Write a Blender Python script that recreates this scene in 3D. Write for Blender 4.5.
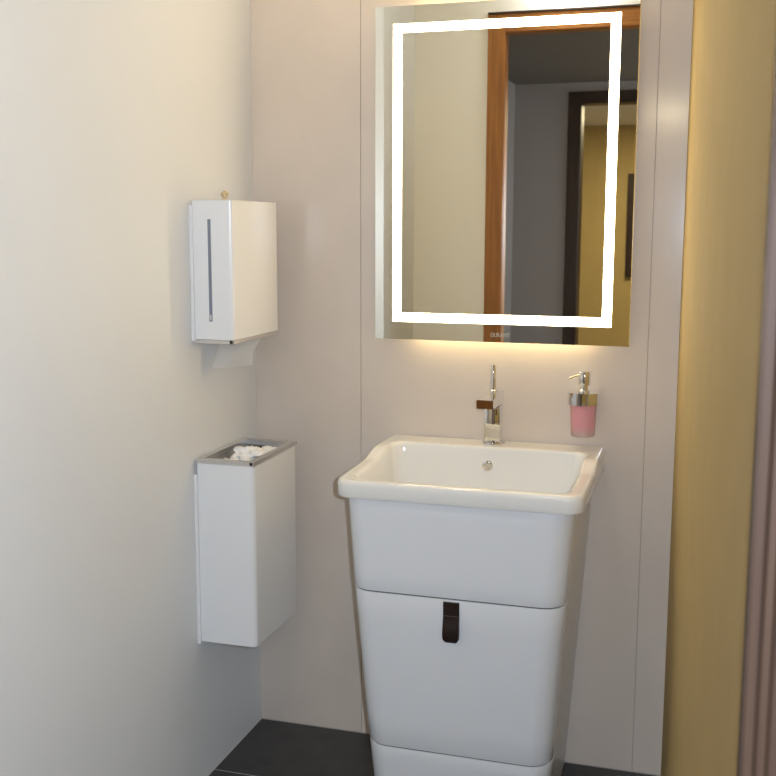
import bpy, bmesh, math, random
from mathutils import Vector, Matrix, noise
for o in list(bpy.data.objects): bpy.data.objects.remove(o)
scene = bpy.context.scene
col = scene.collection
random.seed(4)

# ------------------------------------------------------------------ camera
cam_data = bpy.data.cameras.new('camera'); cam = bpy.data.objects.new('camera', cam_data); col.objects.link(cam)
F_PX, YAW, PITCH, ROLL = 1076.39, 0.294899, 0.147916, 0.0022994
cam_data.sensor_width = 36.0; cam_data.lens = F_PX / 776 * 36.0; cam_data.clip_start = 0.02
fwd = Vector((-math.sin(YAW)*math.cos(PITCH), math.cos(YAW)*math.cos(PITCH), -math.sin(PITCH)))
rgt = Vector((math.cos(YAW), math.sin(YAW), 0)); upv = rgt.cross(fwd)
r2 = math.cos(ROLL)*rgt + math.sin(ROLL)*upv; u2 = -math.sin(ROLL)*rgt + math.cos(ROLL)*upv
CAM = Vector((1.26707, -2.8509, 1.48))
m = Matrix((r2, u2, -fwd)).transposed().to_4x4(); m.translation = CAM
cam.matrix_world = m
cam_data.dof.use_dof = True; cam_data.dof.focus_distance = 2.6; cam_data.dof.aperture_fstop = 9.0
scene.camera = cam

# ------------------------------------------------------------------ view, world, flash
vs = scene.view_settings
vs.view_transform = 'Standard'; vs.look = 'None'; vs.gamma = 1.0; vs.use_curve_mapping = False; vs.exposure = 0.0
w = bpy.data.worlds.new('world'); scene.world = w; w.use_nodes = True
w.node_tree.nodes['Background'].inputs[0].default_value = (0.8, 0.85, 0.9, 1)
w.node_tree.nodes['Background'].inputs[1].default_value = 0.3
FLASH_W, FLASH_C = 121.0, (0.72, 0.83, 1.0)
LED_E, LED_C = 21.0, (1.0, 0.80, 0.50)
GLOW_E = 9.0
FILL_E, FILL_C = 5.8, (0.86, 0.93, 1.0)
LAMP_E, SPOT_E, LAMP_C, SPOT_C = 25.0, 92.0, (0.97, 0.96, 0.96), (1.0, 0.80, 0.52)
CORR_W, FAR_W = 6.0, 25.0
fl = bpy.data.lights.new('camera_flash', 'SPOT'); fl.energy = FLASH_W; fl.color = FLASH_C
fl.spot_size = math.radians(84); fl.spot_blend = 0.5; fl.shadow_soft_size = 0.014
flo = bpy.data.objects.new('camera_flash', fl); col.objects.link(flo)
flo.location = CAM + rgt*0.065 + upv*0.03
flo.rotation_euler = cam.matrix_world.to_euler()
def area_light(name, loc, size, power, color):
    a = bpy.data.lights.new(name, 'AREA'); a.shape = 'DISK'; a.size = size; a.energy = power; a.color = color
    o = bpy.data.objects.new(name, a); col.objects.link(o); o.location = loc; return o
area_light('corridor_downlight', (1.75, -3.1, 2.335), 0.16, CORR_W, (1.0, 0.93, 0.86))
area_light('far_room_downlight', (0.9, -5.3, 2.30), 0.3, FAR_W, (1.0, 0.86, 0.55))

# ------------------------------------------------------------------ materials
def mat(name, base, rough=0.5, metal=0.0, spec=0.5, var=0.0, vscale=6.0, bump=0.0, bscale=80.0, emit=None, estr=0.0, trans=0.0, coat=0.0, stretch=None, dark=None, ior=None):
    ma = bpy.data.materials.new(name); ma.use_nodes = True
    nt = ma.node_tree; b = nt.nodes['Principled BSDF']
    b.inputs['Base Color'].default_value = (*base, 1); b.inputs['Roughness'].default_value = rough
    b.inputs['Metallic'].default_value = metal; b.inputs['Specular IOR Level'].default_value = spec
    b.inputs['Transmission Weight'].default_value = trans; b.inputs['Coat Weight'].default_value = coat
    if ior: b.inputs['IOR'].default_value = ior
    if emit: b.inputs['Emission Color'].default_value = (*emit, 1); b.inputs['Emission Strength'].default_value = estr
    if var or bump or dark:
        tc = nt.nodes.new('ShaderNodeTexCoord'); mp = nt.nodes.new('ShaderNodeMapping')
        nt.links.new(tc.outputs['Object'], mp.inputs[0])
        if stretch: mp.inputs['Scale'].default_value = stretch
    if var or dark:
        n = nt.nodes.new('ShaderNodeTexNoise'); n.inputs['Scale'].default_value = vscale; n.inputs['Detail'].default_value = 5
        nt.links.new(mp.outputs[0], n.inputs['Vector'])
        r = nt.nodes.new('ShaderNodeValToRGB'); nt.links.new(n.outputs['Fac'], r.inputs[0])
        lo = dark if dark else tuple(c*(1-var) for c in base); hi = base if dark else tuple(min(1, c*(1+var)) for c in base)
        r.color_ramp.elements[0].position = 0.3; r.color_ramp.elements[1].position = 0.7
        r.color_ramp.elements[0].color = (*lo, 1); r.color_ramp.elements[1].color = (*hi, 1)
        nt.links.new(r.outputs[0], b.inputs['Base Color'])
    if bump:
        n2 = nt.nodes.new('ShaderNodeTexNoise'); n2.inputs['Scale'].default_value = bscale; n2.inputs['Detail'].default_value = 3
        nt.links.new(mp.outputs[0], n2.inputs['Vector'])
        bp = nt.nodes.new('ShaderNodeBump'); bp.inputs['Strength'].default_value = bump; bp.inputs['Distance'].default_value = 0.002
        nt.links.new(n2.outputs['Fac'], bp.inputs['Height']); nt.links.new(bp.outputs[0], b.inputs['Normal'])
    return ma
M = {
 'panel': mat('wall_panel_beige', (0.64, 0.56, 0.48), 0.12, var=0.035, vscale=5, bump=0.006, bscale=40, spec=0.5),
 'joint': mat('panel_joint', (0.42, 0.36, 0.30), 0.7),
 'left': mat('wall_panel_white', (0.745, 0.755, 0.75), 0.5, var=0.012, vscale=3, bump=0.02, bscale=60, spec=0.4),
 'khaki': mat('khaki_paint', (0.54, 0.405, 0.18), 0.8, spec=0.2, var=0.03, vscale=9, bump=0.05, bscale=120),
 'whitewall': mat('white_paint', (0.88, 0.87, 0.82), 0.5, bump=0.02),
 'corridor': mat('grey_paint', (0.42, 0.39, 0.38), 0.6, bump=0.05, bscale=120),
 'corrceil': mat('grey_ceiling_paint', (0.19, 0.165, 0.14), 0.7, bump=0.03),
 'tile': mat('dark_floor_tile', (0.038, 0.038, 0.038), 0.45, var=0.25, vscale=14, bump=0.08, bscale=60),
 'grout': mat('floor_grout', (0.50, 0.47, 0.44), 0.9),
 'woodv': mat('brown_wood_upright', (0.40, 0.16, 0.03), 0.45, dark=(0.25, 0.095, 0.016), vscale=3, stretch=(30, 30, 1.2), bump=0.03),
 'woodh': mat('brown_wood_lintel', (0.40, 0.16, 0.03), 0.45, dark=(0.25, 0.095, 0.016), vscale=3, stretch=(1.2, 30, 30), bump=0.03),
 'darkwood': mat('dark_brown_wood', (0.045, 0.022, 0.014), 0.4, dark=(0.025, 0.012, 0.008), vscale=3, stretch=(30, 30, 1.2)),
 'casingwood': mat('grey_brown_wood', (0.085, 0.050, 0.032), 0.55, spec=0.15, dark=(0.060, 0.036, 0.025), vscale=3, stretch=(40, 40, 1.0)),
 'ceramic': mat('white_glazed_ceramic', (0.80, 0.79, 0.75), 0.07, coat=0.5, var=0.004, vscale=2),
 'lacquer': mat('white_lacquer', (0.74, 0.755, 0.77), 0.22, coat=0.2, var=0.006, vscale=3),
 'body': mat('white_carcass_lacquer', (0.74, 0.74, 0.74), 0.28, var=0.006, vscale=3),
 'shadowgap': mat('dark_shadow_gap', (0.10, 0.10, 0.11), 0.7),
 'steelwhite': mat('white_powder_coat', (0.80, 0.80, 0.79), 0.2, var=0.006, vscale=4, coat=0.2),
 'brushed': mat('brushed_steel', (0.72, 0.71, 0.70), 0.38, metal=1.0, var=0.05, vscale=3, stretch=(60, 2, 60)),
 'chrome': mat('polished_chrome', (0.82, 0.83, 0.85), 0.04, metal=1.0, var=0.01, vscale=5),
 'black': mat('black_plastic', (0.012, 0.012, 0.013), 0.35, var=0.1),
 'slot': mat('grey_window_slot', (0.20, 0.22, 0.27), 0.3, var=0.05),
 'paper': mat('white_tissue_paper', (0.83, 0.82, 0.79), 0.9, bump=0.25, bscale=220),
 'liner': mat('grey_bin_liner', (0.44, 0.40, 0.35), 0.35, var=0.35, vscale=18, bump=0.6, bscale=30),
 'brass': mat('pale_brass', (0.62, 0.52, 0.34), 0.35, metal=0.7, var=0.1, vscale=60),
 'leather': mat('dark_brown_leather', (0.016, 0.009, 0.008), 0.32, var=0.25, vscale=60, bump=0.12, bscale=240),
 'thread': mat('brown_thread', (0.09, 0.06, 0.045), 0.7, var=0.1),
 'mirror': mat('mirror_silver', (0.95, 0.95, 0.88), 0.0, metal=1.0),
 'housing': mat('white_aluminium_housing', (0.72, 0.72, 0.70), 0.4, var=0.01),
 'led': mat('frosted_light_band', (0.9, 0.9, 0.85), 0.5, emit=LED_C, estr=LED_E),
 'glow': mat('underside_light_strip', (0.9, 0.9, 0.85), 0.5, emit=(1.0, 0.78, 0.40), estr=GLOW_E),
 'etch': mat('etched_glass', (0.50, 0.48, 0.40), 0.7, var=0.03),
 'frost': mat('frosted_clear_glass', (0.97, 0.93, 0.92), 0.35, trans=0.85, var=0.01, ior=1.3),
 'soap': mat('pink_liquid_soap', (1.0, 0.34, 0.41), 0.4, var=0.02),
 'spot': mat('downlight_lens', (0.9, 0.9, 0.88), 0.5, emit=SPOT_C, estr=SPOT_E),
 'lamp': mat('lamp_diffuser', (0.9, 0.9, 0.88), 0.5, emit=LAMP_C, estr=LAMP_E),
 'fill': mat('fill_light_emission', (0.8, 0.8, 0.8), 0.4, emit=FILL_C, estr=FILL_E),  # glow of the added fill light in the corridor
 'canvas': mat('brown_canvas', (0.10, 0.065, 0.03), 0.8, var=0.3, vscale=6),
}

# ------------------------------------------------------------------ helpers
def put(name, bm, material, parent=None, smooth=False, kind=None, loc=None):
    me = bpy.data.meshes.new(name); bmesh.ops.recalc_face_normals(bm, faces=bm.faces[:]); bm.to_mesh(me); bm.free()
    me.materials.append(M[material] if isinstance(material, str) else material)
    if smooth:
        for p in me.polygons: p.use_smooth = True
        me.set_sharp_from_angle(angle=math.radians(38))
    o = bpy.data.objects.new(name, me); col.objects.link(o)
    if parent: o.parent = parent
    if loc: o.location = loc
    if kind: o['kind'] = kind
    return o
def empty(name, loc=(0, 0, 0)):
    o = bpy.data.objects.new(name, None); col.objects.link(o); o.location = (0, 0, 0); o.empty_display_size = 0.1
    return o
def tag(o, label, cat, group=None):
    o['label'] = label; o['category'] = cat
    if group: o['group'] = group
    return o
def bx(bm, x0, x1, y0, y1, z0, z1, bevel=0.0, seg=2, sel=None):
    r = bmesh.ops.create_cube(bm, size=1.0); vs_ = r['verts']
    for v in vs_: v.co = Vector(((x0+x1)/2 + v.co.x*(x1-x0), (y0+y1)/2 + v.co.y*(y1-y0), (z0+z1)/2 + v.co.z*(z1-z0)))
    if bevel:
        ed = {e for v in vs_ for e in v.link_edges}
        if sel: ed = {e for e in ed if sel(e)}
        bmesh.ops.bevel(bm, geom=list(ed), offset=bevel, segments=seg, profile=0.5, affect='EDGES')
    return bm
def box(*a, **k): return bx(bmesh.new(), *a, **k)
def vertical(e): return abs((e.verts[0].co - e.verts[1].co).normalized().z) > 0.9
def lathe(bm, prof, c, seg=32, axis='Z'):
    rings = []
    for r, h in prof:
        ring = []
        for k in range(seg):
            a = 2*math.pi*k/seg; u, v = r*math.cos(a), r*math.sin(a)
            p = {'Z': (u, v, h), 'Y': (u, h, v), 'X': (h, u, v)}[axis]
            ring.append(bm.verts.new(Vector(p) + Vector(c)))
        rings.append(ring)
    for a, b in zip(rings, rings[1:]):
        for k in range(seg): bm.faces.new((a[k], a[(k+1) % seg], b[(k+1) % seg], b[k]))
    bm.faces.new(rings[0]); bm.faces.new(rings[-1])
    return bm
def tube(bm, pts, r, seg=10):
    rings = []
    pts = [Vector(p) for p in pts]
    for i, p in enumerate(pts):
        t = (pts[min(i+1, len(pts)-1)] - pts[max(i-1, 0)]).normalized()
        s = t.cross(Vector((0, 1, 0.01))).normalized(); q = t.cross(s)
        rings.append([bm.verts.new(p + (s*math.cos(2*math.pi*k/seg) + q*math.sin(2*math.pi*k/seg))*r) for k in range(seg)])
    for a, b in zip(rings, rings[1:]):
        for k in range(seg): bm.faces.new((a[k], a[(k+1) % seg], b[(k+1) % seg], b[k]))
    bm.faces.new(rings[0]); bm.faces.new(rings[-1])
    return bm
def loft(bm, rings, cap0=True, cap1=True, closed=True):
    R = [[bm.verts.new(p) for p in ring] for ring in rings]; n = len(R[0])
    for a, b in zip(R, R[1:]):
        for k in range(n if closed else n-1): bm.faces.new((a[k], a[(k+1) % n], b[(k+1) % n], b[k]))
    if cap0: bm.faces.new(R[0])
    if cap1: bm.faces.new(R[-1])
    return R
def rrect(x0, x1, y0, y1, rf, rb, n=8, side=6):
    """rounded rectangle, fixed vertex count; rf = radius of front (low y) corners, rb of back corners"""
    P = []
    C = [(x0, y0, rf, math.pi), (x1, y0, rf, 1.5*math.pi), (x1, y1, rb, 0), (x0, y1, rb, 0.5*math.pi)]
    arcs = []
    for x, y, r, a0 in C:
        cx = x + (r if x == x0 else -r); cy = y + (r if y == y0 else -r)
        arcs.append([(cx + r*math.cos(a0 + 0.5*math.pi*k/n), cy + r*math.sin(a0 + 0.5*math.pi*k/n)) for k in range(n+1)])
    for i, a in enumerate(arcs):
        P += a
        b = arcs[(i+1) % 4][0]
        for k in range(1, side): t = k/side; P.append((a[-1][0]*(1-t)+b[0]*t, a[-1][1]*(1-t)+b[1]*t))
    return P

# ------------------------------------------------------------------ setting: washroom shell
YD, TD, CEIL, CCEIL = -1.80, 0.06, 2.55, 2.35        # door wall plane, its thickness, washroom and corridor ceilings
XR0, XR1 = 1.182, 1.308                               # khaki side wall: at the back corner and at the doorway
wb = put('wall_back', box(-0.12, 2.0, 0.004, 0.14, -0.02, CEIL), 'joint', kind='structure')
for a, b in ((0.0, 0.3209), (0.3221, 1.1045), (1.1057, 1.30)):
    put('wall_panel', box(a, b, 0.0, 0.0039, 0.001, CEIL, bevel=0.0005, seg=1), 'panel', wb)
put('wall_left', box(-0.12, 0.0, YD-TD, 0.0038, -0.02, CEIL), 'left', kind='structure')
bm = bmesh.new()
loft(bm, [[(XR0, 0.0, z), (XR0+0.16, 0.0, z), (XR1+0.12, YD, z), (XR1, YD, z)] for z in (-0.02, CEIL)])
put('wall_right', bm, 'khaki', kind='structure')
put('ceiling', box(-0.12, 2.0, YD-TD, 0.14, CEIL, CEIL+0.1), 'whitewall', kind='structure')
# floor: grout bed with separate tiles
fl_ = put('floor', box(-0.12, 3.0, -7.0, 0.14, -0.06, -0.0012), 'grout', kind='structure')
ys = [0.0, -0.325]
while ys[-1] > -4.0: ys.append(ys[-1]-0.6)
xs = [0.0, 0.6, 1.2, 1.8, 2.4, 2.6]
tile_cache = {}
for j in range(len(ys)-1):
    for i in range(len(xs)-1):
        x0, x1, y1, y0 = xs[i], xs[i+1], ys[j], ys[j+1]
        key = (round(x1-x0, 3), round(y1-y0, 3))
        if key not in tile_cache:
            o = put('floor_tile', box(-key[0]/2+0.002, key[0]/2-0.002, -key[1]/2+0.002, key[1]/2-0.002, -0.008, 0.0, bevel=0.0008, seg=1), 'tile', fl_)
            tile_cache[key] = o.data
        else:
            o = bpy.data.objects.new('floor_tile', tile_cache[key]); col.objects.link(o); o.parent = fl_
        o.location = ((x0+x1)/2, (y0+y1)/2, 0.0)
# wall with the doorway, seen in the mirror
JX0, JX1, LZ = 0.392, XR1, 2.275                      # clear opening, underside of lintel
CW = 0.075                                            # casing width
bm = bmesh.new()
bx(bm, 0.0, JX0-0.03, YD-TD, YD, -0.02, CEIL)
bx(bm, JX1+0.03, 2.7, YD-TD, YD, -0.02, CEIL)
bx(bm, JX0-0.03, JX1+0.03, YD-TD, YD, LZ+0.03, CEIL)
put('wall_front', bm, 'whitewall', kind='structure')
d1 = empty('door_1'); d1['kind'] = 'structure'
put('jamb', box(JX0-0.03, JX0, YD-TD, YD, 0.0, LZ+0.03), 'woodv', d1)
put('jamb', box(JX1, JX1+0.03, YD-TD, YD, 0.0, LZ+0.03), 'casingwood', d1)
put('lintel', box(JX0, JX1, YD-TD, YD, LZ, LZ+0.03), 'woodh', d1)
for y0, y1 in ((YD, YD+0.014), (YD-TD-0.014, YD-TD)):
    if y0 == YD: put('casing', box(JX0-CW, JX0-0.002, y0, y1, 0.0, LZ+CW, bevel=0.002, seg=1), 'woodv', d1)
    else:
        put('casing', box(JX0-CW, JX0-0.002, y0, y1, 0.0, LZ+CW, bevel=0.002, seg=1), 'woodv', d1)
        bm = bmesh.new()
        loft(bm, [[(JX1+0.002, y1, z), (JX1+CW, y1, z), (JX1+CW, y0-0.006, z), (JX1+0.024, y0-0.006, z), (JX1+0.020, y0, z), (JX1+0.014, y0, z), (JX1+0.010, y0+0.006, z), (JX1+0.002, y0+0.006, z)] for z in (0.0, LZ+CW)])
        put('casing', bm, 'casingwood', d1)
    put('head_casing', box(JX0-0.002, JX1+(0.0 if y0 == YD else 0.002), y0, y1, LZ+0.002, LZ+CW, bevel=0.002, seg=1), 'woodh', d1)
    if y0 == YD: put('head_shadow_strip', box(JX0-CW, JX1, y0, y1+0.006, LZ+CW, LZ+CW+0.007), 'darkwood', d1)  # dark strip painted in as the shadow line above the head casing
# corridor and the room across it
YC, TC = -4.0, 0.14
put('wall_corridor_left', box(-0.12, 0.03, YC, YD-TD, -0.02, CEIL), 'corridor', kind='structure')
put('wall_corridor_right', box(2.6, 2.7, YC, YD-TD, -0.02, CEIL), 'corridor', kind='structure')
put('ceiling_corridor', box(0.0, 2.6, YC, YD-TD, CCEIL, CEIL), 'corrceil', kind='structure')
wn = empty('fill_light_panel_1'); wn['kind'] = 'structure'  # added window-shaped fill light, out of view, cool light for the left wall
WY0, WY1, WZ0, WZ1 = -3.88, -3.12, 0.90, 2.10
put('fill_pane', box(2.588, 2.598, WY0, WY1, WZ0, WZ1), 'fill', wn)
for a in ((WY0-0.05, WY1+0.05, WZ0-0.05, WZ0), (WY0-0.05, WY1+0.05, WZ1, WZ1+0.05), (WY0-0.05, WY0, WZ0, WZ1), (WY1, WY1+0.05, WZ0, WZ1)):
    put('fill_panel_frame', box(2.575, 2.5995, a[0], a[1], a[2], a[3], bevel=0.002, seg=1), 'housing', wn)
DX0, DX1, DZ = 0.44, 1.32, 2.225
bm = bmesh.new()
bx(bm, -0.12, DX0-0.03, YC-TC, YC, -0.02, CEIL); bx(bm, DX1+0.03, 2.7, YC-TC, YC, -0.02, CEIL); bx(bm, DX0-0.03, DX1+0.03, YC-TC, YC, DZ+0.03, CEIL)
put('wall_corridor_far', bm, 'corridor', kind='structure')
d2 = empty('door_2'); d2['kind'] = 'structure'
put('jamb', box(DX0-0.03, DX0, YC-TC, YC, 0.0, DZ+0.03), 'darkwood', d2)
put('jamb', box(DX1, DX1+0.03, YC-TC, YC, 0.0, DZ+0.03), 'darkwood', d2)
put('lintel', box(DX0, DX1, YC-TC, YC, DZ, DZ+0.03), 'darkwood', d2)
put('casing', box(DX0-0.08, DX0-0.002, YC, YC+0.014, 0.0, DZ+0.07, bevel=0.002, seg=1), 'darkwood', d2)
put('casing', box(DX1+0.002, DX1+0.08, YC, YC+0.014, 0.0, DZ+0.07, bevel=0.002, seg=1), 'darkwood', d2)
put('head_casing', box(DX0-0.002, DX1+0.002, YC, YC+0.014, DZ+0.002, DZ+0.07, bevel=0.002, seg=1), 'darkwood', d2)
YF = -6.5
put('wall_far', box(-1.0, 2.7, YF-0.1, YF, -0.02, CEIL), 'khaki', kind='structure')
put('wall_far_left', box(-1.1, -1.0, YF-0.1, YC-TC, -0.02, CEIL), 'khaki', kind='structure')
put('wall_far_right', box(2.6, 2.7, YF, YC-TC, -0.02, CEIL), 'khaki', kind='structure')
put('ceiling_far', box(-1.1, 2.7, YF-0.1, YC-TC, 2.32, 2.42), 'whitewall', kind='structure')

# ------------------------------------------------------------------ ceiling lamp of the washroom
t = tag(empty('ceiling_lamp'), 'round white flush ceiling lamp above the washroom doorway', 'lamp')
LX, LY = 0.66, -1.69
put('lamp_base', lathe(bmesh.new(), [(0.10, CEIL-0.02), (0.10, CEIL)], (LX, LY, 0)), 'housing', t, True)
put('diffuser', lathe(bmesh.new(), [(0.02, CEIL-0.075), (0.055, CEIL-0.07), (0.08, CEIL-0.055), (0.092, CEIL-0.035), (0.094, CEIL-0.02)], (LX, LY, 0)), 'lamp', t, True)

t = tag(empty('ceiling_downlight'), 'small round ceiling downlight above the washbasin mirror', 'lamp')
SPX, SPY = 0.37, -0.34
put('trim_ring', lathe(bmesh.new(), [(0.062, CEIL-0.004), (0.060, CEIL-0.008), (0.052, CEIL-0.008), (0.052, CEIL)], (SPX, SPY, 0)), 'housing', t, True)
put('lens', lathe(bmesh.new(), [(0.01, CEIL-0.022), (0.03, CEIL-0.02), (0.045, CEIL-0.014), (0.050, CEIL-0.006)], (SPX, SPY, 0)), 'spot', t, True)

# ------------------------------------------------------------------ illuminated mirror
t = tag(empty('wall_mirror'), 'rectangular wall mirror with glowing light band above the washbasin', 'mirror')
MX0, MX1, MZ0, MZ1, MY = 0.379, 1.061, 1.180, 2.051, -0.05
BV = 0.023
put('housing', box(MX0+0.045, MX1-0.045, MY+0.007, 0.0, MZ0+0.03, MZ1-0.03, bevel=0.002, seg=1), 'housing', t)
for z0, z1 in ((MZ0+0.0255, MZ0+0.0295), (MZ1-0.0295, MZ1-0.0255)):
    put('light_strip', box(MX0+0.10, MX1-0.10, MY+0.014, -0.012, z0, z1), 'glow', t)
# glass: flat field with bevelled left and right margins
bm = bmesh.new()
prof = [(MX0, MY+0.0012), (MX0+BV, MY), (MX1-0.002, MY), (MX1, MY+0.001), (MX1, MY+0.006), (MX0, MY+0.006)]
loft(bm, [[(x, y, z) for x, y in prof] for z in (MZ0, MZ1)])
put('mirror_glass', bm, 'mirror', t)
bm = bmesh.new()
lo = [(0.4290, 1.0142, 2.0054, 1.2281), (0.4529, 0.9903, 1.9833, 1.2522)]
(ox0, ox1, oz1, oz0), (ix0, ix1, iz1, iz0) = lo
yf_, yb_ = MY-0.0008, MY+0.001
outer = [(ox0, oz0), (ox1, oz0), (ox1, oz1), (ox0, oz1)]; inner = [(ix0, iz0), (ix1, iz0), (ix1, iz1), (ix0, iz1)]
V = {}
for nm, ring in (('o', outer), ('i', inner)):
    for yy in (0, 1): V[nm, yy] = [bm.verts.new((x, (yf_, yb_)[yy], z)) for x, z in ring]
for k in range(4):
    n = (k+1) % 4
    bm.faces.new((V['o', 0][k], V['o', 0][n], V['i', 0][n], V['i', 0][k]))
    bm.faces.new((V['o', 1][k], V['o', 1][n], V['i', 1][n], V['i', 1][k]))
    bm.faces.new((V['o', 0][k], V['o', 0][n], V['o', 1][n], V['o', 1][k]))
    bm.faces.new((V['i', 0][k], V['i', 0][n], V['i', 1][n], V['i', 1][k]))
put('light_band', bm, 'led', t)
def lettering(text, size, x, z, y, parent, material, name, width):
    cu = bpy.data.curves.new(name, 'FONT'); cu.body = text; cu.size = size; cu.align_x = 'CENTER'; cu.extrude = 0.0002
    tmp = bpy.data.objects.new(name, cu); col.objects.link(tmp)
    dg = bpy.context.evaluated_depsgraph_get(); me = bpy.data.meshes.new_from_object(tmp.evaluated_get(dg))
    bpy.data.objects.remove(tmp)
    wd = max(v.co.x for v in me.vertices) - min(v.co.x for v in me.vertices); s = width/wd
    for v in me.vertices: v.co = Vector((v.co.x*s, -v.co.z, v.co.y))
    me.materials.clear(); me.materials.append(M[material])
    o = bpy.data.objects.new(name, me); col.objects.link(o); o.location = (x, y, z); o.parent = parent
    return o
lettering('DURAVIT', 0.017, 0.7255, 1.1935, MY-0.0003, t, 'etch', 'brand_lettering', 0.050)

# ------------------------------------------------------------------ vanity cabinet and washbasin
CX = 0.7045
def hw(z): return 0.2195 + 0.0678*z if z < 0.62 else 0.2615 + (z-0.62)*0.066
def yfr(z):
    pts = [(0, -0.412), (0.235, -0.436), (0.62, -0.466), (0.84, -0.471)]
    for (a, b), (c, d) in zip(pts, pts[1:]):
        if z <= c: return b + (d-b)*(z-a)/(c-a)
    return pts[-1][1]
def front_path(z, off, wrap=0.075, r=0.058, n=8):
    h, y = hw(z)-off, yfr(z)+off; r = r-off
    P = [(CX-h, yfr(z)+wrap)]
    P += [(CX-h+r - r*math.cos(0.5*math.pi*k/n), y+r - r*math.sin(0.5*math.pi*k/n)) for k in range(n+1)]
    P += [(CX-h+r + (2*h-2*r)*k/6, y) for k in range(1, 6)]
    P += [(CX+h-r + r*math.sin(0.5*math.pi*k/n), y+r - r*math.cos(0.5*math.pi*k/n)) for k in range(n+1)]
    P += [(CX+h, yfr(z)+wrap)]
    return P
def shell(z0, z1, th=0.018, e=0.0010):
    bm = bmesh.new(); rows = []
    N = 6; zz = [z0 + e + (z1-z0-2*e)*k/N for k in range(N+1)]
    def row(z, off): return [(x, y, z) for x, y in front_path(z, off)]
    rows.append(row(z0, th)); rows.append(row(z0, e)); rows.append(row(z0+e*0.3, e*0.3))
    rows += [row(z, 0) for z in zz]
    rows.append(row(z1-e*0.3, e*0.3)); rows.append(row(z1, e)); rows.append(row(z1, th))
    rows.append(row(z0, th))
    R = [[bm.verts.new(p) for p in r] for r in rows[:-1]]; R.append(R[0])
    n = len(R[0])
    for a, b in zip(R, R[1:]):
        for k in range(n-1): bm.faces.new((a[k], a[k+1], b[k+1], b[k]))
    bm.faces.new([r[0] for r in R[:-1]]); bm.faces.new([r[-1] for r in R[:-1]])
    return bm
t = tag(empty('vanity_cabinet'), 'white tapered vanity cabinet with rounded corners standing on the dark floor', 'cabinet')
# carcass: tapered solid just inside the shells, reaching back to the wall
bm = bmesh.new(); rings = []
def body_ring(z, ins):
    fp = front_path(z, 0.024+ins); h = hw(z)-0.003-ins; yk = yfr(z)+0.0752+ins
    return [(x, y, z) for x, y in [(CX-h, -0.003-ins), (CX-h, yk)] + [(fp[1][0], yk)] + fp[2:-2] + [(fp[-2][0], yk)] + [(CX+h, yk), (CX+h, -0.003-ins)]]
rings = [body_ring(z, 0.0) for z in (0.002, 0.20, 0.615, 0.838)] + [body_ring(z, 0.012) for z in (0.838, 0.615, 0.20, 0.02)]
loft(bm, rings)
put('carcass', bm, 'body', t, True)
put('fascia', shell(0.6108, 0.838), 'lacquer', t, True)
dr = put('drawer_front', shell(0.2005, 0.6070), 'lacquer', t, True)
put('plinth', shell(0.0005, 0.1966), 'lacquer', t, True)
for za, zb in ((0.6070, 0.6108), (0.1966, 0.2005)):    # dark strips painting in the shade of the two joints
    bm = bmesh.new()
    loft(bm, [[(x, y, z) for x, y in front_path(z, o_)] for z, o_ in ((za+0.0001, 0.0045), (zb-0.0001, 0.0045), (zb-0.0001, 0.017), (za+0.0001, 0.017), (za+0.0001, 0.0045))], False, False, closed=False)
    put('joint_shade_strip', bm, 'shadowgap', t)
# leather pull: a strap folded over the top of the drawer front, bowed out and looped back
HX, HWD = 0.7005, 0.0195
def hp(z, out): return (yfr(z) - out, z)
path = [hp(0.6085, 0.0006), hp(0.606, 0.0030), hp(0.600, 0.0038), hp(0.588, 0.0042), hp(0.574, 0.0048), hp(0.562, 0.0075), hp(0.548, 0.0115), hp(0.534, 0.0145), hp(0.524, 0.0155),
        hp(0.516, 0.0150), hp(0.510, 0.0125), hp(0.507, 0.0085), hp(0.509, 0.0050), hp(0.516, 0.0030), hp(0.535, 0.0018), hp(0.56, 0.0008), hp(0.58, 0.0006)]
bm = bmesh.new(); th = 0.0028; rings = []
for i, (y, z) in enumerate(path):
    a = Vector(path[max(i-1, 0)]); b = Vector(path[min(i+1, len(path)-1)]); d = (b-a).normalized(); nrm = Vector((d.y, -d.x))
    ww = HWD - (0.0085*((0.520-z)/0.013)**2 if z < 0.520 else 0)
    p0 = Vector((y, z)); p1 = p0 - nrm*th
    rings.append([(HX-ww, p0.x, p0.y), (HX+ww, p0.x, p0.y), (HX+ww, p1.x, p1.y), (HX-ww, p1.x, p1.y)])
loft(bm, rings)
hd = put('leather_pull', bm, 'leather', t, True); hd['label'] = 'dark brown leather pull tab'; hd.location.z = -0.0055
put('stitching', box(HX-0.018, HX+0.018, yfr(0.574)-0.0066, yfr(0.574)-0.0040, 0.5732, 0.5748), 'thread', hd)

# washbasin
t = tag(empty('washbasin'), 'white ceramic washbasin with raised back ledge on the vanity cabinet', 'washbasin')
def zt(y):
    if y > -0.16: return 0.906
    if y > -0.27:
        s = (-0.16-y)/0.11; s = s*s*(3-2*s); return 0.906 - 0.018*s
    return 0.888 - 0.004*(-0.27-y)/0.22
BX0, BX1, BY0, BY1 = 0.411, 1.005, -0.488, -0.002
bm = bmesh.new(); rings = []
def inner_ring(ins, zf, r): return [(x, y, zf(y)) for x, y in rrect(IX0+ins, IX1-ins, IY0+ins*0.7, IY1-ins*0.55, r, r, 8, 24)]
IX0, IX1, IY0, IY1 = 0.450, 0.968, -0.456, -0.098
rings.append(inner_ring(0.10, lambda y: 0.704, 0.06)); rings.append(inner_ring(0.03, lambda y: 0.710, 0.05)); rings.append(inner_ring(0.008, lambda y: 0.735, 0.04)); rings.append(inner_ring(0.0, lambda y: 0.80, 0.036)); rings.append(inner_ring(-0.002, lambda y: 0.8415, 0.034))
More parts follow.
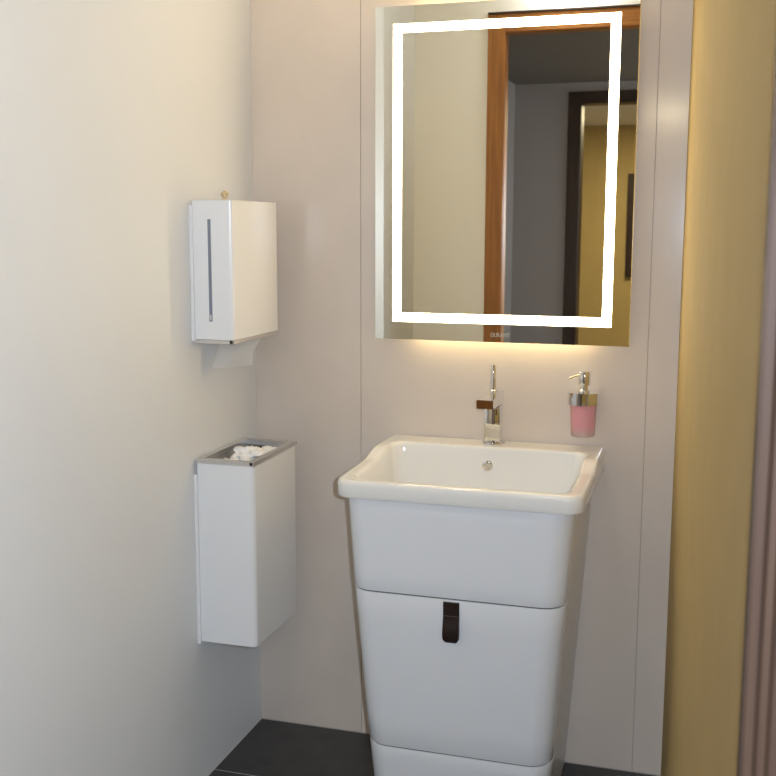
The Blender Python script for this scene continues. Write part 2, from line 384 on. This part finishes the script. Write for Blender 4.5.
def outer_ring(ins, zf, rr=0.0):
    return [(x, y, zf(y)) for x, y in rrect(BX0+ins, BX1-ins, BY0+ins, BY1-min(ins, 0.003), 0.045-ins*0.6, max(0.003, 0.012-ins*0.8), 8, 24)]
rings.append(outer_ring(0.006, lambda y: 0.841)); rings.append(outer_ring(0.002, lambda y: 0.8425)); rings.append(outer_ring(0.0, lambda y: 0.847))
rings.append(outer_ring(0.0, lambda y: (0.847+zt(y))/2)); rings.append(outer_ring(0.0, lambda y: zt(y)-0.012))
rings.append(outer_ring(0.0015, lambda y: zt(y)-0.006)); rings.append(outer_ring(0.0045, lambda y: zt(y)-0.002)); rings.append(outer_ring(0.010, lambda y: zt(y)))
ra, rb_ = rings[-1], inner_ring(-0.012, lambda y: zt(y), 0.036)
for k in range(1, 6):
    f = k/6; rings.append([(a[0]*(1-f)+b[0]*f, a[1]*(1-f)+b[1]*f, zt(a[1]*(1-f)+b[1]*f)) for a, b in zip(ra, rb_)])
rings.append(rb_); rings.append(inner_ring(-0.004, lambda y: zt(y)-0.001, 0.034)); rings.append(inner_ring(0.0, lambda y: zt(y)-0.004, 0.034)); rings.append(inner_ring(0.003, lambda y: zt(y)-0.010, 0.034))
rings.append(inner_ring(0.008, lambda y: 0.84, 0.036)); rings.append(inner_ring(0.013, lambda y: 0.79, 0.04)); rings.append(inner_ring(0.019, lambda y: 0.75, 0.045)); rings.append(inner_ring(0.028, lambda y: 0.731, 0.05))
rings.append(inner_ring(0.045, lambda y: 0.722, 0.055)); rings.append(inner_ring(0.09, lambda y: 0.717, 0.06)); rings.append(inner_ring(0.16, lambda y: 0.715, 0.05))
loft(bm, rings)
put('basin_body', bm, 'ceramic', t, True)
ovf = put('overflow', lathe(bmesh.new(), [(0.0145, 0.004), (0.0145, -0.0025), (0.0125, -0.004), (0.004, -0.0046), (0.001, -0.0047)], (0.7085, -0.1025, 0.8565), 28, 'Y'), 'chrome', t, True)
ovf['label'] = 'chrome overflow cap'
put('drain', lathe(bmesh.new(), [(0.032, 0.7145), (0.032, 0.718), (0.028, 0.720), (0.002, 0.721)], (CX, -0.27, 0), 28), 'chrome', t, True)

# tap
t = tag(empty('basin_tap'), 'square chrome single-lever tap standing on the washbasin ledge', 'tap')
TX, TY, TZ = 0.7135, -0.052, 0.906
put('base_ring', lathe(bmesh.new(), [(0.0300, TZ), (0.0315, TZ+0.002), (0.0315, TZ+0.006), (0.0300, TZ+0.0085), (0.02, TZ+0.0085)], (TX, TY, 0), 32), 'chrome', t, True)
put('column', box(TX-0.021, TX+0.021, TY-0.022, TY+0.022, TZ+0.0085, TZ+0.108, bevel=0.002), 'chrome', t, True)
bm = bmesh.new()
sp = [(TY+0.022, TZ+0.109), (TY-0.018, TZ+0.109), (TY-0.022, TZ+0.112), (TY-0.122, TZ+0.114), (TY-0.124, TZ+0.137), (TY-0.020, TZ+0.1435), (TY+0.022, TZ+0.1435)]
loft(bm, [[(x, y, z) for y, z in sp] for x in (TX-0.0220, TX+0.0220)])
bmesh.ops.bevel(bm, geom=bm.edges[:], offset=0.0012, segments=2, affect='EDGES')
put('spout', bm, 'chrome', t, True)
bm = bmesh.new(); put('aerator', lathe(bm, [(0.010, TZ+0.109), (0.010, TZ+0.1145)], (TX, TY-0.108, 0), 20), 'brushed', t, True)
bm = lathe(bmesh.new(), [(0.0100, TZ+0.1435), (0.0100, TZ+0.146), (0.0072, TZ+0.148), (0.0068, TZ+0.214), (0.0060, TZ+0.2155), (0.001, TZ+0.216)], (TX-0.002, TY-0.004, 0), 24)
put('lever', bm, 'chrome', t, True)

# soap dispenser
t = tag(empty('soap_dispenser'), 'pink liquid soap dispenser with chrome pump on wall beside the tap', 'dispenser')
SX, SY = 0.951, -0.056
put('holder', box(SX-0.041, SX+0.041, SY-0.040, 0.0, 1.0275, 1.0590, bevel=0.033, seg=10, sel=vertical), 'chrome', t, True)
bm = bmesh.new()
lathe(bm, [(0.029, 0.944), (0.0305, 0.946), (0.0335, 1.028)], (SX, SY, 0), 32)
put('glass_cup', bm, 'frost', t, True)
put('liquid', lathe(bmesh.new(), [(0.022, 0.958), (0.0250, 0.961), (0.0285, 1.0275)], (SX, SY, 0), 32), 'soap', t, True)
put('collar', lathe(bmesh.new(), [(0.015, 1.059), (0.015, 1.063), (0.0115, 1.066), (0.0105, 1.074), (0.0105, 1.077)], (SX, SY, 0), 28), 'chrome', t, True)
put('pump_head', lathe(bmesh.new(), [(0.0145, 1.077), (0.0155, 1.079), (0.0155, 1.111), (0.0145, 1.1125), (0.002, 1.1127)], (SX, SY, 0), 28), 'chrome', t, True)
put('nozzle', tube(bmesh.new(), [(SX-0.010, SY-0.006, 1.104), (SX-0.024, SY-0.015, 1.100), (SX-0.034, SY-0.021, 1.0965), (SX-0.0365, SY-0.0225, 1.0945)], 0.0028), 'chrome', t, True)

# ------------------------------------------------------------------ towel dispenser on the left wall
t = tag(empty('towel_dispenser'), 'white metal paper towel dispenser on the left wall above the bin', 'dispenser')
DY0, DY1, DXX, DZ0, DZ1 = -0.390, -0.098, 0.1155, 1.199, 1.546
put('back_plate', box(0.0, 0.009, DY0-0.005, DY1+0.004, DZ0-0.006, DZ1-0.012, bevel=0.001, seg=1), 'steelwhite', t)
bm = box(0.008, DXX, DY0, DY1, DZ0, DZ1, bevel=0.010, seg=5, sel=lambda e: vertical(e) and e.verts[0].co.x > 0.05)
put('cover', bm, 'steelwhite', t, True)
sl = put('level_slot', box(0.0490, 0.0575, DY0-0.0008, DY0+0.002, 1.245, 1.500, bevel=0.0003, seg=1), 'slot', t); sl['label'] = 'narrow grey viewing slot'
put('slot_tab', box(0.051, 0.055, DY0-0.0014, DY0-0.0006, 1.248, 1.262), 'brushed', sl)
tray = put('bottom_tray', box(0.003, DXX-0.001, DY0+0.001, DY1-0.001, DZ0-0.0110, DZ0-0.0002, bevel=0.0015, seg=1), 'brushed', t)
put('release_button', box(DXX-0.0125, DXX-0.0040, DY0-0.0006, DY0+0.008, DZ0-0.0095, DZ0-0.0012, bevel=0.0008, seg=1), 'black', tray)
bm = bmesh.new()
lathe(bm, [(0.0045, DZ1), (0.0035, DZ1+0.005), (0.0035, DZ1+0.008)], (0.055, -0.30, 0), 14)
ky = put('lock_post', bm, 'brass', t, True)
bm = bmesh.new()
for a in range(5):
    ang = 2*math.pi*a/5 + 0.3
    bmesh.ops.create_icosphere(bm, subdivisions=2, radius=0.0052, matrix=Matrix.Translation((0.055+0.0058*math.cos(ang), -0.30, DZ1+0.0165+0.0058*math.sin(ang))))
bmesh.ops.create_icosphere(bm, subdivisions=2, radius=0.006, matrix=Matrix.Translation((0.055, -0.302, DZ1+0.0165)))
kb = put('lock_knob', bm, 'brass', t, True); kb['label'] = 'small pale brass knob'
# towel hanging from the slot
bm = bmesh.new(); nU, nV = 14, 9; gr = []
for j in range(nV+1):
    v = j/nV; row = []
    xl = 0.044 + (0.026-0.044)*v**0.8; xr = 0.106 + (0.100-0.106)*v
    yl = -0.318 - 0.016*v; yr = -0.195 + (-0.248+0.195)*min(1, v*2.2)
    for i in range(nU+1):
        u = i/nU; x = xl + (xr-xl)*u
        y = yl + (yr-yl)*u + 0.010*math.sin(u*7+v*3)*(0.25+v) * (1-abs(2*u-1))
        row.append(bm.verts.new((x, y, DZ0-0.0112 - (0.068+0.004*math.sin(u*3.0))*v)))
    gr.append(row)
for a, b in zip(gr, gr[1:]):
    for i in range(nU): bm.faces.new((a[i], a[i+1], b[i+1], b[i]))
bmesh.ops.solidify(bm, geom=bm.faces[:], thickness=0.0012)
tag(put('paper_towel', bm, 'paper', None, True), 'white paper towel hanging out below the wall dispenser', 'paper towel')

# ------------------------------------------------------------------ waste bin on the left wall
t = tag(empty('waste_bin'), 'white wall-mounted waste bin with brushed metal rim beneath the towel dispenser', 'bin')
GX, GY0, GY1, GZ0, GZ1 = 0.165, -0.396, -0.101, 0.396, 0.879
put('back_plate', box(0.0, 0.009, GY0-0.007, GY1+0.004, GZ0-0.004, GZ1-0.03, bevel=0.001, seg=1), 'steelwhite', t)
bm = bmesh.new()
def brr(i, z): return [(x, y, z) for x, y in [(a, b) for a, b in rect_round(0.008+i, GX-i, GY0+i, GY1-i, 0.014-i*0.8)]]
def rect_round(x0, x1, y0, y1, r, n=6):
    P = [(x0, y1), (x0, y0)]
    P += [(x1-r + r*math.sin(0.5*math.pi*k/n), y0+r - r*math.cos(0.5*math.pi*k/n)) for k in range(n+1)]
    P += [(x1-r + r*math.cos(0.5*math.pi*k/n), y1-r + r*math.sin(0.5*math.pi*k/n)) for k in range(n+1)]
    return P
loft(bm, [brr(0.003, GZ0), brr(0.0, GZ0+0.003), brr(0.0, GZ1), brr(0.004, GZ1), brr(0.004, GZ0+0.01)])
put('bin_body', bm, 'steelwhite', t, True)
bm = bmesh.new(); RW = 0.015
zz0, zz1 = GZ1+0.0002, GZ1+0.0115
o_ = [(0.006, GY0-0.001), (GX+0.001, GY0-0.001), (GX+0.001, GY1+0.001), (0.006, GY1+0.001)]
i_ = [(0.006+RW, GY0+RW), (GX-RW, GY0+RW), (GX-RW, GY1-RW), (0.006+RW, GY1-RW)]
loft(bm, [[(x, y, z) for x, y in q] for q, z in ((i_, zz0), (o_, zz0), (o_, zz1), (i_, zz1), (i_, zz0))], cap0=False, cap1=False)
bmesh.ops.remove_doubles(bm, verts=bm.verts[:], dist=1e-6)
rim = put('rim', bm, 'brushed', t)
put('release_button', box(GX-0.0105, GX-0.0015, GY0-0.0016, GY0+0.006, zz0+0.002, zz1-0.001, bevel=0.0008, seg=1), 'black', rim)
bm = bmesh.new(); n = 16; gr = []
for j in range(n+1):
    row = []
    for i in range(n+1):
        x = 0.014 + (GX-0.020)*i/n; y = GY0+0.006 + (GY1-GY0-0.012)*j/n
        z = GZ1-0.045 + 0.016*noise.noise(Vector((x*28, y*28, 1.3))) + 0.010*noise.noise(Vector((x*80, y*80, 4)))
        if i in (0, n) or j in (0, n): z = GZ1-0.004
        row.append(bm.verts.new((x, y, z)))
    gr.append(row)
for a, b in zip(gr, gr[1:]):
    for i in range(n): bm.faces.new((a[i], a[i+1], b[i+1], b[i]))
put('bin_liner', bm, 'liner', t, True)
put('inner_flap', box(0.030, 0.090, GY1-0.036, GY1-0.022, GZ1-0.012, GZ1-0.003, bevel=0.001, seg=1), 'black', t)
for k, (x, y, z, s, lab) in enumerate(((0.090, -0.255, 0.875, 0.046, 'crumpled white tissue heaped highest in the open waste bin'), (0.068, -0.335, 0.866, 0.030, 'crumpled white tissue in the bin nearest its front rim'), (0.115, -0.175, 0.868, 0.030, 'crumpled white tissue in the bin nearest its rear rim'))):
    bm = bmesh.new(); bmesh.ops.create_icosphere(bm, subdivisions=4, radius=1.0)
    for v in bm.verts:
        d = 1 + 0.45*noise.noise(v.co*1.9 + Vector((k*5, 2, 0))) + 0.30*abs(noise.noise(v.co*4.3 + Vector((0, k*7, 0)))) - 0.1
        v.co = Vector((v.co.x*d*s*0.95, v.co.y*d*s*1.15, v.co.z*d*s*0.55)) + Vector((x, y, z))
    tag(put('crumpled_tissue', bm, 'paper', None, True), lab, 'tissue', 'tissues in the waste bin')

# ------------------------------------------------------------------ picture in the room across the corridor
t = tag(empty('framed_picture'), 'dark framed picture on the khaki wall reflected in the mirror', 'picture')
PX0, PX1, PZ0, PZ1 = 0.535, 1.15, 1.075, 1.925
bm = bmesh.new()
for a in ((PX0, PX0+0.05, PZ0, PZ1), (PX1-0.05, PX1, PZ0, PZ1), (PX0+0.05, PX1-0.05, PZ0, PZ0+0.05), (PX0+0.05, PX1-0.05, PZ1-0.05, PZ1)):
    bx(bm, a[0], a[1], YF, YF+0.03, a[2], a[3])
put('frame', bm, 'darkwood', t)
put('canvas', box(PX0+0.05, PX1-0.05, YF, YF+0.012, PZ0+0.05, PZ1-0.05), 'canvas', t)
